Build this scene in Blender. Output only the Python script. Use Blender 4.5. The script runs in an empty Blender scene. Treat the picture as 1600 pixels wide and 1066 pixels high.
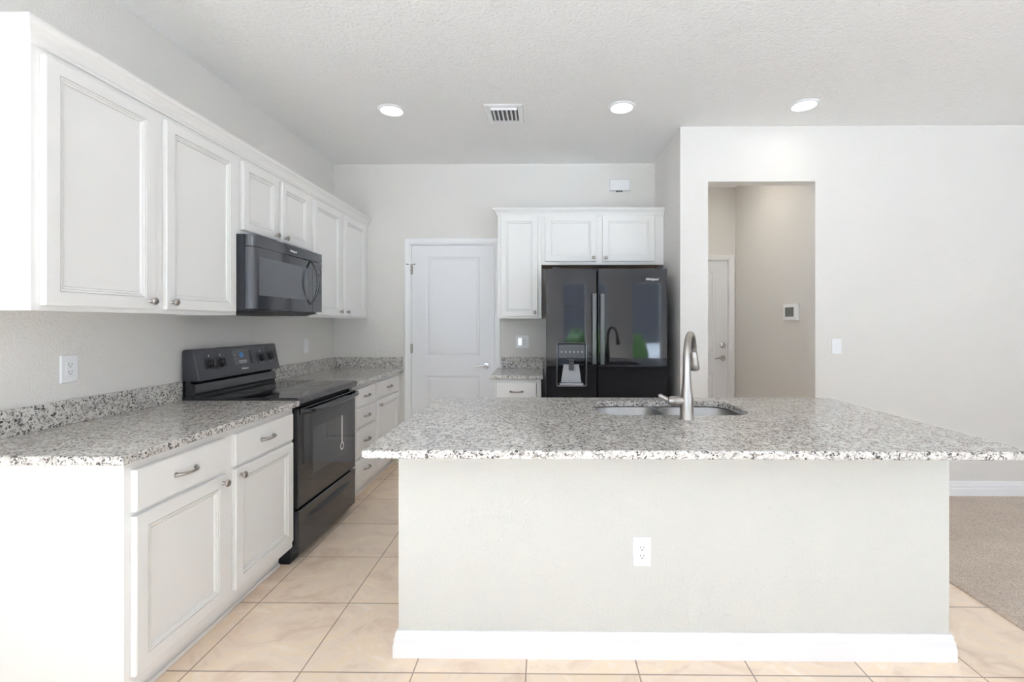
import bpy, bmesh, math, random
from mathutils import Vector, Matrix

random.seed(7)
S = bpy.context.scene
COL = S.collection

# ------------------------------------------------------------------ camera
H = 1.325
cd = bpy.data.cameras.new('camera')
cam = bpy.data.objects.new('camera', cd)
COL.objects.link(cam)
cam.location = (0, 0, H)
cam.rotation_euler = (math.radians(90), 0, math.radians(0.6))
cd.sensor_width = 36.0
cd.lens = 722 / 1600 * 36.0
cd.shift_x = -43.5 / 1600
cd.shift_y = -28.0 / 1600
cd.clip_start = 0.05
S.camera = cam

# ------------------------------------------------------------------ world, exposure
W = bpy.data.worlds.new('sky')
S.world = W
W.use_nodes = True
bg = W.node_tree.nodes['Background']
bg.inputs[0].default_value = (0.79, 0.885, 1.14, 1)
bg.inputs[1].default_value = 2.6
S.view_settings.view_transform = 'Standard'
S.view_settings.look = 'None'
S.view_settings.gamma = 1.0
S.view_settings.use_curve_mapping = False
S.view_settings.exposure = -0.05
S.cycles.max_bounces = 14
S.cycles.diffuse_bounces = 10
S.cycles.glossy_bounces = 6
S.cycles.transparent_max_bounces = 12
S.cycles.caustics_reflective = False
S.cycles.caustics_refractive = False
S.cycles.sample_clamp_indirect = 8.0

sd = bpy.data.lights.new('sun', 'SUN')          # high sun through the rear glass: bright patches on the floor behind the camera
sd.energy = 178.0
sd.angle = math.radians(1.0)
sd.color = (0.765, 0.885, 1.13)
so = bpy.data.objects.new('sun', sd)
COL.objects.link(so)
so.rotation_euler = (math.radians(38), 0, math.radians(-32))

# room numbers (metres; x right, y away from the camera, z up)
XL, YB, ZC = -2.0, 4.364, 2.83        # left wall, back wall, ceiling
XJ, YR = 1.038, 3.55                  # jog wall, right wall
XF, YN = 5.2, -3.6                    # far right wall, rear wall behind the camera
HX, HY = 2.12, 5.16                   # hall right wall, hall end wall
ZT = 0.902                            # worktop height

# rear windows (x0, x1, z0, z1): daylight comes through these
WINS = [(-1.75, -0.45, 0.02, 2.30), (0.30, 1.15, 0.02, 2.30), (1.85, 2.75, 0.45, 2.30), (3.3, 4.8, 0.45, 2.30)]
for i, (a, b, c, d) in enumerate(WINS):
    l = bpy.data.lights.new('window_daylight_portal', 'AREA')
    l.shape = 'RECTANGLE'
    l.size, l.size_y = b - a, d - c
    l.cycles.is_portal = True
    o = bpy.data.objects.new('window_daylight_portal', l)
    COL.objects.link(o)
    o.location = ((a + b) / 2, YN - 0.13, (c + d) / 2)
    o.rotation_euler = (math.radians(90), 0, 0)
WSIDE_ADDED = [(-2.8, -1.2, 0.05, 2.3)]      # unseen window added in the far right wall to brighten the left side (y0, y1, z0, z1)
WLEFT_ADDED = [(-2.6, -0.6, 0.05, 2.3)]     # unseen glass door added behind the camera to brighten the jog wall
for sx, (a, b, c, d) in [(1, q) for q in WSIDE_ADDED] + [(-1, q) for q in WLEFT_ADDED]:
    l = bpy.data.lights.new('window_daylight_portal', 'AREA')
    l.shape = 'RECTANGLE'
    l.size, l.size_y = d - c, b - a
    l.cycles.is_portal = True
    o = bpy.data.objects.new('window_daylight_portal', l)
    COL.objects.link(o)
    o.location = (XF + 0.13 if sx > 0 else XL - 0.13, (a + b) / 2, (c + d) / 2)
    o.rotation_euler = (0, math.radians(90 * sx), 0)


# ------------------------------------------------------------------ materials
def mat(name, color=(0.8, 0.8, 0.8), rough=0.5, metal=0.0, spec=0.5, **kw):
    m = bpy.data.materials.new(name)
    m.use_nodes = True
    b = m.node_tree.nodes['Principled BSDF']
    b.inputs['Base Color'].default_value = (*color, 1)
    b.inputs['Roughness'].default_value = rough
    b.inputs['Metallic'].default_value = metal
    b.inputs['Specular IOR Level'].default_value = spec
    for k, v in kw.items():
        b.inputs[k.replace('_', ' ')].default_value = v
    return m


def nd(m, t, **kw):
    n = m.node_tree.nodes.new(t)
    for k, v in kw.items():
        if isinstance(k, str) and hasattr(n, k):
            setattr(n, k, v)
    return n


def lk(m, a, ao, b, bi):
    m.node_tree.links.new(a.outputs[ao], b.inputs[bi])


def pbsdf(m):
    return m.node_tree.nodes['Principled BSDF']


def pos(m, scale=1.0, loc=(0, 0, 0)):
    g = nd(m, 'ShaderNodeNewGeometry')
    mp = nd(m, 'ShaderNodeMapping')
    lk(m, g, 'Position', mp, 'Vector')
    mp.inputs['Scale'].default_value = (scale, scale, scale) if not isinstance(scale, tuple) else scale
    mp.inputs['Location'].default_value = loc
    return mp


def bump_noise(m, scale, strength, dist=0.002, detail=3.0):
    p = pos(m)
    n = nd(m, 'ShaderNodeTexNoise')
    n.inputs['Scale'].default_value = scale
    n.inputs['Detail'].default_value = detail
    lk(m, p, 0, n, 'Vector')
    b = nd(m, 'ShaderNodeBump')
    b.inputs['Strength'].default_value = strength
    b.inputs['Distance'].default_value = dist
    lk(m, n, 0, b, 'Height')
    lk(m, b, 0, pbsdf(m), 'Normal')
    return n


def ramp(m, src, out, stops, interp='LINEAR'):
    r = nd(m, 'ShaderNodeValToRGB')
    r.color_ramp.interpolation = interp
    els = r.color_ramp.elements
    while len(els) > 1:
        els.remove(els[-1])
    els[0].position = stops[0][0]
    els[0].color = (*stops[0][1], 1)
    for p, c in stops[1:]:
        e = els.new(p)
        e.color = (*c, 1)
    lk(m, src, out, r, 0)
    return r


def mixc(m, f, a, b, mode='MIX'):
    x = nd(m, 'ShaderNodeMix')
    x.data_type = 'RGBA'
    x.blend_type = mode
    ins = [i for i in x.inputs if i.enabled]
    for sock, v in zip((x.inputs[0], x.inputs[6], x.inputs[7]), (f, a, b)):
        if isinstance(v, tuple) and hasattr(v[0], 'outputs'):
            lk_out = v[0].outputs[v[1]]
            m.node_tree.links.new(lk_out, sock)
        elif isinstance(v, (int, float)):
            sock.default_value = v
        else:
            sock.default_value = (*v, 1)
    return x


M = {}
M['wall'] = mat('wall_paint', (0.725, 0.705, 0.68), 0.7, spec=0.3)
bump_noise(M['wall'], 100, 0.6, 0.0035)
M['ceiling'] = mat('ceiling_paint', (0.86, 0.86, 0.86), 0.85, spec=0.2)
bump_noise(M['ceiling'], 62, 0.9, 0.006)
M['island'] = mat('wall_paint_dimmed', (0.63, 0.63, 0.60), 0.7, spec=0.3)  # creamier copy of the wall paint, darkened to offset strong light on the front
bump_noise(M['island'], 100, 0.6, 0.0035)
M['trim'] = mat('trim_enamel', (0.86, 0.865, 0.88), 0.35)
M['cab'] = mat('cabinet_white', (0.83, 0.825, 0.815), 0.38)
M['door'] = mat('door_enamel', (0.80, 0.805, 0.83), 0.35)
M['plastic'] = mat('white_plastic', (0.85, 0.86, 0.88), 0.3)
M['slot'] = mat('slot_dark', (0.03, 0.03, 0.03), 0.6)
M['nickel'] = mat('brushed_nickel', (0.38, 0.355, 0.33), 0.32, 1.0)
M['chrome'] = mat('satin_chrome', (0.66, 0.66, 0.67), 0.2, 1.0)
M['steel'] = mat('stainless_steel', (0.27, 0.27, 0.275), 0.38, 1.0)
bump_noise(M['steel'], 300, 0.05, 0.0005)
M['black'] = mat('black_enamel', (0.016, 0.016, 0.019), 0.12, spec=0.6)
M['blackmatte'] = mat('black_plastic', (0.012, 0.012, 0.014), 0.45)
M['panelblack'] = mat('control_panel_black', (0.030, 0.030, 0.036), 0.3)
M['glassblack'] = mat('black_glass', (0.008, 0.008, 0.010), 0.03, spec=0.8)
M['ovenwindow'] = mat('oven_window_glass', (0.050, 0.055, 0.058), 0.05, spec=0.8)  # base lightened to stand in for the reflected island side
M['mwwindow'] = mat('microwave_window', (0.075, 0.082, 0.092), 0.12, spec=0.6)
M['mwbody'] = mat('microwave_black_gloss', (0.028, 0.030, 0.036), 0.1, spec=0.7)
M['fridge'] = mat('refrigerator_black_gloss', (0.007, 0.007, 0.009), 0.045, spec=0.36)
M['fridgehandle'] = mat('dark_handle_gloss', (0.045, 0.045, 0.05), 0.16, spec=0.8)
M['grey'] = mat('dispenser_grey', (0.42, 0.43, 0.46), 0.3)
M['dgrey'] = mat('dark_grey', (0.09, 0.095, 0.1), 0.25)
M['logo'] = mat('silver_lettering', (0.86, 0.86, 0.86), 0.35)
M['mark'] = mat('white_print', (0.62, 0.63, 0.66), 0.5)
M['fadedmark'] = mat('faded_print', (0.22, 0.23, 0.25), 0.5)
M['blue'] = mat('blue_sticker', (0.03, 0.22, 0.50), 0.35)
M['screen'] = mat('lcd_grey', (0.13, 0.14, 0.13), 0.25)
M['wood'] = mat('raw_wood', (0.62, 0.44, 0.30), 0.6)
M['duct'] = mat('duct_shade', (0.14, 0.14, 0.145), 0.7)
M['paddle'] = mat('dark_paddle', (0.05, 0.05, 0.055), 0.3)


def granite():
    m = mat('speckled_granite', rough=0.09, spec=0.5)
    p = pos(m)
    n = nd(m, 'ShaderNodeTexNoise')
    n.inputs['Scale'].default_value = 90
    n.inputs['Detail'].default_value = 2
    lk(m, p, 0, n, 'Vector')
    dist = nd(m, 'ShaderNodeVectorMath', operation='MULTIPLY_ADD')
    lk(m, n, 'Color', dist, 0)
    dist.inputs[1].default_value = (0.012, 0.012, 0.012)
    lk(m, p, 0, dist, 2)
    v = nd(m, 'ShaderNodeTexVoronoi')
    v.inputs['Scale'].default_value = 185
    lk(m, dist, 0, v, 'Vector')
    sep = nd(m, 'ShaderNodeSeparateColor')
    lk(m, v, 'Color', sep, 0)
    r1 = ramp(m, sep, 0, [(0.0, (0.045, 0.04, 0.04)), (0.12, (0.22, 0.20, 0.19)), (0.26, (0.40, 0.375, 0.355)),
                          (0.42, (0.54, 0.52, 0.50)), (0.60, (0.66, 0.655, 0.64)), (0.85, (0.58, 0.555, 0.525))], 'CONSTANT')
    v2 = nd(m, 'ShaderNodeTexVoronoi')
    v2.inputs['Scale'].default_value = 75
    lk(m, dist, 0, v2, 'Vector')
    sep2 = nd(m, 'ShaderNodeSeparateColor')
    lk(m, v2, 'Color', sep2, 0)
    r2 = ramp(m, sep2, 1, [(0.0, (0.16, 0.16, 0.16)), (0.16, (0.0, 0.0, 0.0)), (0.78, (0.0, 0.0, 0.0)), (0.80, (1, 1, 1))], 'CONSTANT')
    x = mixc(m, (r2, 0), (r1, 0), (0.64, 0.635, 0.62))
    x2 = nd(m, 'ShaderNodeTexNoise')
    x2.inputs['Scale'].default_value = 14
    lk(m, p, 0, x2, 'Vector')
    r3 = ramp(m, x2, 0, [(0.35, (0.88, 0.87, 0.86)), (0.65, (1.0, 0.985, 0.96))])
    y = mixc(m, 1.0, (x, 2), (r3, 0), 'MULTIPLY')
    lk(m, y, 2, pbsdf(m), 'Base Color')
    return m


def tiles():
    m = mat('beige_floor_tile', rough=0.3, spec=0.4)
    p = pos(m, 1.0, (0.926 + 0.4275 * 20, -1.745 + 0.4305 * 20, 0))
    b = nd(m, 'ShaderNodeTexBrick')
    b.offset = 0.0
    b.squash = 1.0
    b.inputs['Scale'].default_value = 1.0
    b.inputs['Brick Width'].default_value = 0.4275
    b.inputs['Row Height'].default_value = 0.4305
    b.inputs['Mortar Size'].default_value = 0.0030
    b.inputs['Mortar Smooth'].default_value = 0.1
    b.inputs['Color1'].default_value = (1.0, 1.0, 1.0, 1)
    b.inputs['Color2'].default_value = (0.90, 0.89, 0.88, 1)
    b.inputs['Mortar'].default_value = (0.40, 0.37, 0.35, 1)
    lk(m, p, 0, b, 'Vector')
    q = pos(m, (1.0, 1.5, 1.0))
    n = nd(m, 'ShaderNodeTexNoise')
    n.inputs['Scale'].default_value = 4.2
    n.inputs['Detail'].default_value = 6
    n.inputs['Roughness'].default_value = 0.62
    n.inputs['Distortion'].default_value = 1.3
    lk(m, q, 0, n, 'Vector')
    r = ramp(m, n, 0, [(0.30, (0.70, 0.55, 0.43)), (0.42, (0.80, 0.65, 0.52)), (0.50, (0.85, 0.72, 0.60)), (0.56, (0.86, 0.70, 0.53)), (0.66, (0.90, 0.79, 0.68))])
    x = mixc(m, 1.0, (r, 0), (b, 'Color'), 'MULTIPLY')
    lk(m, x, 2, pbsdf(m), 'Base Color')
    bu = nd(m, 'ShaderNodeBump')
    bu.inputs['Strength'].default_value = 0.4
    bu.inputs['Distance'].default_value = 0.002
    bu.invert = True
    lk(m, b, 'Fac', bu, 'Height')
    lk(m, bu, 0, pbsdf(m), 'Normal')
    return m


def carpet():
    m = mat('beige_carpet', rough=1.0, spec=0.05)
    p = pos(m)
    n = nd(m, 'ShaderNodeTexNoise')
    n.inputs['Scale'].default_value = 170
    n.inputs['Detail'].default_value = 4
    lk(m, p, 0, n, 'Vector')
    r = ramp(m, n, 0, [(0.32, (0.42, 0.345, 0.285)), (0.5, (0.58, 0.50, 0.43)), (0.68, (0.70, 0.615, 0.545))])
    n2 = nd(m, 'ShaderNodeTexNoise')
    n2.inputs['Scale'].default_value = 3
    lk(m, p, 0, n2, 'Vector')
    r2 = ramp(m, n2, 0, [(0.35, (0.88, 0.87, 0.86)), (0.65, (1, 1, 1))])
    x = mixc(m, 1.0, (r, 0), (r2, 0), 'MULTIPLY')
    lk(m, x, 2, pbsdf(m), 'Base Color')
    b = nd(m, 'ShaderNodeBump')
    b.inputs['Strength'].default_value = 0.9
    b.inputs['Distance'].default_value = 0.006
    lk(m, n, 0, b, 'Height')
    lk(m, b, 0, pbsdf(m), 'Normal')
    return m


def window_glass():
    m = bpy.data.materials.new('window_glass')
    m.use_nodes = True
    nt = m.node_tree
    nt.nodes.clear()
    out = nt.nodes.new('ShaderNodeOutputMaterial')
    tr = nt.nodes.new('ShaderNodeBsdfTransparent')
    tr.inputs[0].default_value = (0.93, 0.96, 0.95, 1)
    gl = nt.nodes.new('ShaderNodeBsdfGlossy')
    gl.inputs['Roughness'].default_value = 0.01
    mx = nt.nodes.new('ShaderNodeMixShader')
    mx.inputs[0].default_value = 0.06
    nt.links.new(tr.outputs[0], mx.inputs[1])
    nt.links.new(gl.outputs[0], mx.inputs[2])
    nt.links.new(mx.outputs[0], out.inputs[0])
    return m


def emit(name, c, s):
    m = mat(name, (0.9, 0.9, 0.9), 0.4)
    pbsdf(m).inputs['Emission Color'].default_value = (*c, 1)
    pbsdf(m).inputs['Emission Strength'].default_value = s
    return m


M['granite'] = granite()
M['tile'] = tiles()
M['carpet'] = carpet()
M['glass'] = window_glass()
M['lens'] = emit('lit_lens', (1.0, 0.97, 0.93), 6.0)
M['nightlight'] = emit('lit_rocker', (0.95, 0.97, 1.0), 0.8)
gm = mat('bounce_ground', (0.55, 0.54, 0.52), 0.9)  # outside ground made pale and neutral to bounce daylight onto the ceiling
bump_noise(gm, 60, 0.4, 0.004)
M['lawn'] = gm
M['leaf'] = mat('leaf_green', (0.10, 0.24, 0.03), 0.6)
bump_noise(M['leaf'], 25, 1.0, 0.05)


# ------------------------------------------------------------------ mesh helpers
def FW(u, v, n):                      # world axes
    return Vector((u, v, n))


def FL(x0):                           # a face looking to +x : u = y, v = z
    return lambda u, v, n: Vector((x0 + n, u, v))


def FR(x0):                           # a face looking to -x
    return lambda u, v, n: Vector((x0 - n, u, v))


def FB(y0):                           # a face looking to -y (towards the camera)
    return lambda u, v, n: Vector((u, y0 - n, v))


def FC(z0):                           # a face looking down from the ceiling
    return lambda u, v, n: Vector((u, v, z0 - n))


def FT(z0):                           # a face looking up
    return lambda u, v, n: Vector((u, v, z0 + n))


class MB:
    def __init__(self):
        self.bm = bmesh.new()

    def box(self, x0, x1, y0, y1, z0, z1, f=FW):
        vs = [self.bm.verts.new(f(x, y, z)) for x in (x0, x1) for y in (y0, y1) for z in (z0, z1)]
        for q in ((0, 1, 3, 2), (4, 6, 7, 5), (0, 4, 5, 1), (2, 3, 7, 6), (0, 2, 6, 4), (1, 5, 7, 3)):
            self.bm.faces.new([vs[i] for i in q])
        return self

    def loops(self, rings, cap0=True, cap1=True):
        """skin a list of closed vertex rings of equal length"""
        R = [[self.bm.verts.new(p) for p in r] for r in rings]
        n = len(R[0])
        for a, b in zip(R, R[1:]):
            for i in range(n):
                j = (i + 1) % n
                self.bm.faces.new((a[i], a[j], b[j], b[i]))
        if cap0:
            self.bm.faces.new(R[0][::-1])
        if cap1:
            self.bm.faces.new(R[-1])
        return self

    def rings(self, f, u0, u1, v0, v1, steps, cap0=True, cap1=True):
        """concentric rectangles: steps = [(inset, height)...]"""
        return self.loops([[f(u0 + i, v0 + i, h), f(u1 - i, v0 + i, h), f(u1 - i, v1 - i, h), f(u0 + i, v1 - i, h)]
                           for i, h in steps], cap0, cap1)

    def prism(self, poly, a0, a1, f):
        """polygon of (p, q) extruded along a; f(p, q, a)"""
        return self.loops([[f(p, q, a0) for p, q in poly], [f(p, q, a1) for p, q in poly]])

    def lathe(self, f, u, v, prof, seg=24, cap=True):
        """profile of (radius, n) spun round the axis n through (u, v)"""
        rr = []
        for r, n in prof:
            r = max(r, 1e-5)
            rr.append([f(u + r * math.cos(t), v + r * math.sin(t), n) for t in [2 * math.pi * k / seg for k in range(seg)]])
        return self.loops(rr, cap, cap)

    def tube(self, pts, rad, seg=12, flat=1.0, up=None):
        pts = [Vector(p) for p in pts]
        if not isinstance(rad, (list, tuple)):
            rad = [rad] * len(pts)
        rr = []
        prev = None
        for i, p in enumerate(pts):
            t = (pts[min(i + 1, len(pts) - 1)] - pts[max(i - 1, 0)]).normalized()
            if prev is None:
                a = Vector(up) if up else (Vector((0, 0, 1)) if abs(t.z) < 0.9 else Vector((1, 0, 0)))
            else:
                a = prev
            s = (a - t * a.dot(t)).normalized()
            prev = s
            b = t.cross(s)
            rr.append([p + s * (rad[i] * math.cos(w)) + b * (rad[i] * flat * math.sin(w))
                       for w in [2 * math.pi * k / seg for k in range(seg)]])
        return self.loops(rr)

    def sweep(self, f, path, prof, closed=False):
        """profile of (o, n) along a 2-D path; o goes to the path's right-hand side; f(u, v, n)"""
        P = [Vector(p) for p in path]
        rr = []
        for i, p in enumerate(P):
            d0 = (P[i] - P[i - 1]).normalized() if i > 0 else None
            d1 = (P[i + 1] - P[i]).normalized() if i < len(P) - 1 else None
            d0 = d0 or d1
            d1 = d1 or d0
            n0, n1 = Vector((d0.y, -d0.x)), Vector((d1.y, -d1.x))
            m = (n0 + n1).normalized()
            m = m / max(m.dot(n0), 0.2)
            rr.append([f(p.x + m.x * o, p.y + m.y * o, n) for o, n in prof])
        return self.loops(rr)

    def build(self, name, m, parent=None, smooth=False, bevel=0.0, seg=2, angle=40):
        bm = self.bm
        bmesh.ops.recalc_face_normals(bm, faces=bm.faces)
        base = world_loc(parent) if parent else Vector((0, 0, 0))
        if base.length > 0:
            bmesh.ops.translate(bm, verts=bm.verts, vec=-base)
        me = bpy.data.meshes.new(name)
        bm.to_mesh(me)
        bm.free()
        ob = bpy.data.objects.new(name, me)
        COL.objects.link(ob)
        if parent:
            ob.parent = parent
        me.materials.append(m)
        if smooth:
            for p in me.polygons:
                p.use_smooth = True
            me.set_sharp_from_angle(angle=math.radians(angle))
        if bevel:
            b = ob.modifiers.new('bevel', 'BEVEL')
            b.width = bevel
            b.segments = seg
            b.limit_method = 'ANGLE'
            b.angle_limit = math.radians(35)
        return ob


def world_loc(o):
    v = Vector((0, 0, 0))
    while o:
        v += o.location
        o = o.parent
    return v


def marking(o, label=None, cat=None, group=None, kind=None):
    for k, v in (('label', label), ('category', cat), ('group', group), ('kind', kind)):
        if v:
            o[k] = v
    return o


def thing(name, loc, label, cat, group=None):
    o = bpy.data.objects.new(name, None)
    COL.objects.link(o)
    o.location = loc
    o.empty_display_size = 0.05
    return marking(o, label, cat, group)


def struct(name, mb, m, **kw):
    return marking(mb.build(name, m, **kw), kind='structure')


def cut(ob, cutter):
    """subtract a mesh (same parent space) from ob and bake the result"""
    mo = ob.modifiers.new('cut', 'BOOLEAN')
    mo.operation = 'DIFFERENCE'
    mo.object = cutter
    mo.solver = 'EXACT'
    bake(ob)
    bpy.data.objects.remove(cutter, do_unlink=True)


def bake(ob):
    bpy.context.view_layer.update()
    dg = bpy.context.evaluated_depsgraph_get()
    me = bpy.data.meshes.new_from_object(ob.evaluated_get(dg))
    ob.modifiers.clear()
    ob.data = me


def rrect(u0, u1, v0, v1, r, k=6):
    pts = []
    for cx, cy, a in ((u1 - r, v1 - r, 0), (u0 + r, v1 - r, 90), (u0 + r, v0 + r, 180), (u1 - r, v0 + r, 270)):
        for i in range(k + 1):
            t = math.radians(a + 90 * i / k)
            pts.append((cx + r * math.cos(t), cy + r * math.sin(t)))
    return pts


def lettering(text, name, size, o, U, V, m, parent, shear=0.0, depth=0.0006, width=1.0):
    """flat raised letters; o = lower left corner, U / V = unit directions"""
    c = bpy.data.curves.new(name, 'FONT')
    c.body = text
    c.size = size
    c.shear = shear
    c.extrude = depth
    t = bpy.data.objects.new('tmp_text', c)
    COL.objects.link(t)
    bpy.context.view_layer.update()
    me = bpy.data.meshes.new_from_object(t.evaluated_get(bpy.context.evaluated_depsgraph_get()))
    bpy.data.objects.remove(t, do_unlink=True)
    U, V = Vector(U), Vector(V)
    N = U.cross(V)
    Mx = Matrix(((U.x * width, V.x, N.x), (U.y * width, V.y, N.y), (U.z * width, V.z, N.z))).to_4x4()
    Mx.translation = Vector(o) - world_loc(parent)
    me.transform(Mx)
    ob = bpy.data.objects.new(name, me)
    COL.objects.link(ob)
    ob.parent = parent
    me.materials.clear()
    me.materials.append(m)
    return ob


# ------------------------------------------------------------------ room shell
T = 0.11
struct('floor', MB().box(XL - T, XF + T, YN - 0.2, HY + T, -0.08, 0.0), M['tile'])
marking(MB().prism([(2.064, 0.0), (2.064, 0.008), (2.069, 0.013), (2.08, 0.015), (XF, 0.015), (XF, 0.0)], YN, YR, lambda p, q, a: Vector((p, a, q)))
    .build('carpet', M['carpet']), 'beige cut pile carpet meeting the tiles right of the island', 'carpet', kind='stuff')
struct('ceiling', MB().box(XL - T, XF + T, YN - 0.2, HY + T, ZC, ZC + 0.1), M['ceiling'])
a, b, c, d = WLEFT_ADDED[0]
struct('wall_left', MB().box(XL - T, XL, YN, a, 0, ZC).box(XL - T, XL, b, YB + T, 0, ZC).box(XL - T, XL, a, b, d, ZC).box(XL - T, XL, a, b, 0, c), M['wall'])

DX0, DX1, DZ = -1.264, -0.475, 2.066     # pantry door slab
w = MB()
w.box(XL, DX0 - 0.02, YB, YB + T, 0, ZC)
w.box(DX1 + 0.02, XJ, YB, YB + T, 0, ZC)
w.box(DX0 - 0.02, DX1 + 0.02, YB, YB + T, DZ + 0.02, ZC)
struct('wall_back', w, M['wall'])
struct('wall_alcove', MB().box(XJ, XJ + 0.115, YR + 0.115, HY, 0, ZC), M['wall'])
OX0, OX1, OZ = 1.25, 2.066, 2.408
w = MB()
w.box(XJ, OX0, YR, YR + 0.115, 0, ZC)
w.box(OX1, XF, YR, YR + 0.115, 0, ZC)
w.box(OX0, OX1, YR, YR + 0.115, OZ, ZC)
struct('wall_right', w, M['wall'])
struct('wall_hall_side', MB().box(HX, HX + T, YR + 0.115, HY, 0, ZC), M['wall'])
EX0, EX1, EZ = 1.225, 2.045, 2.02        # hall door slab
w = MB()
w.box(XJ, EX0 - 0.02, HY, HY + T, 0, ZC)
w.box(EX1 + 0.02, HX + T, HY, HY + T, 0, ZC)
w.box(EX0 - 0.02, EX1 + 0.02, HY, HY + T, EZ + 0.02, ZC)
struct('wall_hall_end', w, M['wall'])
w = MB()
xs = [YN]
for a, b, c, d in WSIDE_ADDED:
    w.box(XF, XF + T, xs[-1], a, 0, ZC).box(XF, XF + T, a, b, d, ZC).box(XF, XF + T, a, b, 0, c)
    xs.append(b)
w.box(XF, XF + T, xs[-1], YR + 0.115, 0, ZC)
struct('wall_far_right', w, M['wall'])
w = MB()
xs = [XL - T]
for a, b, c, d in WINS:
    w.box(xs[-1], a, YN - T, YN, 0, ZC)
    w.box(a, b, YN - T, YN, d, ZC)
    if c > 0.03:
        w.box(a, b, YN - T, YN, 0, c)
    xs.append(b)
w.box(xs[-1], XF + T, YN - T, YN, 0, ZC)
struct('wall_rear', w, M['wall'])
for i, (a, b, c, d) in enumerate(WINS + WSIDE_ADDED + WLEFT_ADDED):  # rear windows first, then the unseen side windows added for light
    f = (lambda u, v, n: Vector((u, YN - 0.06 + n, v))) if i < 4 else ((lambda u, v, n: Vector((XF + 0.055 + n, u, v))) if i == 4 else (lambda u, v, n: Vector((XL - 0.055 + n, u, v))))
    fr = MB()
    e = 0.045
    fr.box(a, a + e, c, d, -0.03, 0.03, f).box(b - e, b, c, d, -0.03, 0.03, f)
    fr.box(a + e, b - e, c, c + e, -0.03, 0.03, f).box(a + e, b - e, d - e, d, -0.03, 0.03, f)
    if i != 2:
        fr.box(a + e, b - e, 1.72, 1.76, -0.02, 0.02, f)
    fo = struct('window_%d' % (i + 1), fr, M['trim'])
    MB().box(a + e, b - e, c + e, d - e, -0.003, 0.003, f).build('window_pane', M['glass'], fo)
struct('ground', MB().box(-14, 18, -26, YN - 0.2, -0.25, -0.15).box(XF + 0.2, 18, YN - 0.2, 12, -0.25, -0.15).box(-14, XL - 0.2, YN - 0.2, 12, -0.25, -0.15), M['lawn'])

# baseboards
BBP = [(0, 0.0), (0, 0.108), (0.006, 0.108), (0.010, 0.100), (0.011, 0.086), (0.015, 0.080), (0.0155, 0.058), (0.018, 0.052), (0.018, 0.0)]


def baseboard(name, path, z=0.0, h=1.0):
    return struct(name, MB().sweep(FW, path, [(o, z + n * h) for o, n in BBP]), M['trim'])


baseboard('baseboard_right', [(OX1, YR), (XF, YR)], 0.015)
baseboard('baseboard_corner', [(XJ, YR + 0.0), (OX0, YR)])
baseboard('baseboard_far_right', [(XF, YR - 0.02), (XF, YN)], 0.015)
baseboard('baseboard_hall', [(HX, HY), (HX, YR + 0.116)][::1])

# ------------------------------------------------------------------ doors
CAS = [(0, 0), (0, 0.010), (0.006, 0.014), (0.014, 0.013), (0.020, 0.016), (0.040, 0.018), (0.050, 0.017), (0.056, 0.012), (0.056, 0)]


def panel_slab(f, u0, u1, v0, v1, pu, pv, t):
    """slab with moulded panels; pu = (left, right), pv = [(low, high)...]; front at n = t"""
    mb = MB()
    us = [u0, pu[0], pu[1], u1]
    vs = sorted([v0, v1] + [x for q in pv for x in q])
    for i in range(3):
        for j in range(len(vs) - 1):
            hole = i == 1 and any(abs(vs[j] - a) < 1e-6 for a, b in pv)
            if hole:
                R = [(0, t), (0.006, t - 0.002), (0.014, t - 0.0085), (0.024, t - 0.0095), (0.034, t - 0.004), (0.044, t - 0.003)]
                mb.rings(f, us[1], us[2], vs[j], vs[j + 1], R, cap0=False)
            else:
                mb.bm.faces.new([mb.bm.verts.new(f(a, b, t)) for a, b in
                                 ((us[i], vs[j]), (us[i + 1], vs[j]), (us[i + 1], vs[j + 1]), (us[i], vs[j + 1]))])
    bmesh.ops.remove_doubles(mb.bm, verts=mb.bm.verts, dist=1e-5)
    # edges and back
    mb.loops([[f(u0, v0, t), f(u1, v0, t), f(u1, v1, t), f(u0, v1, t)], [f(u0, v0, 0), f(u1, v0, 0), f(u1, v1, 0), f(u0, v1, 0)]], cap0=False)
    bmesh.ops.remove_doubles(mb.bm, verts=mb.bm.verts, dist=1e-5)
    return mb


def lever(f, u, v, n, parent, dirn, m):
    h = MB()
    h.lathe(f, u, v, [(0.031, n), (0.031, n + 0.006), (0.027, n + 0.011), (0.014, n + 0.013), (0.012, n + 0.030), (0.013, n + 0.036), (0.0, n + 0.038)])
    o = h.build('lever_handle', m, parent, smooth=True)
    MB().tube([f(u, v, n + 0.032), f(u + dirn * 0.02, v, n + 0.042), f(u + dirn * 0.06, v + 0.003, n + 0.045), f(u + dirn * 0.105, v - 0.004, n + 0.043)],
              [0.011, 0.0105, 0.009, 0.007], 12).build('lever', m, o, smooth=True)
    return o


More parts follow.
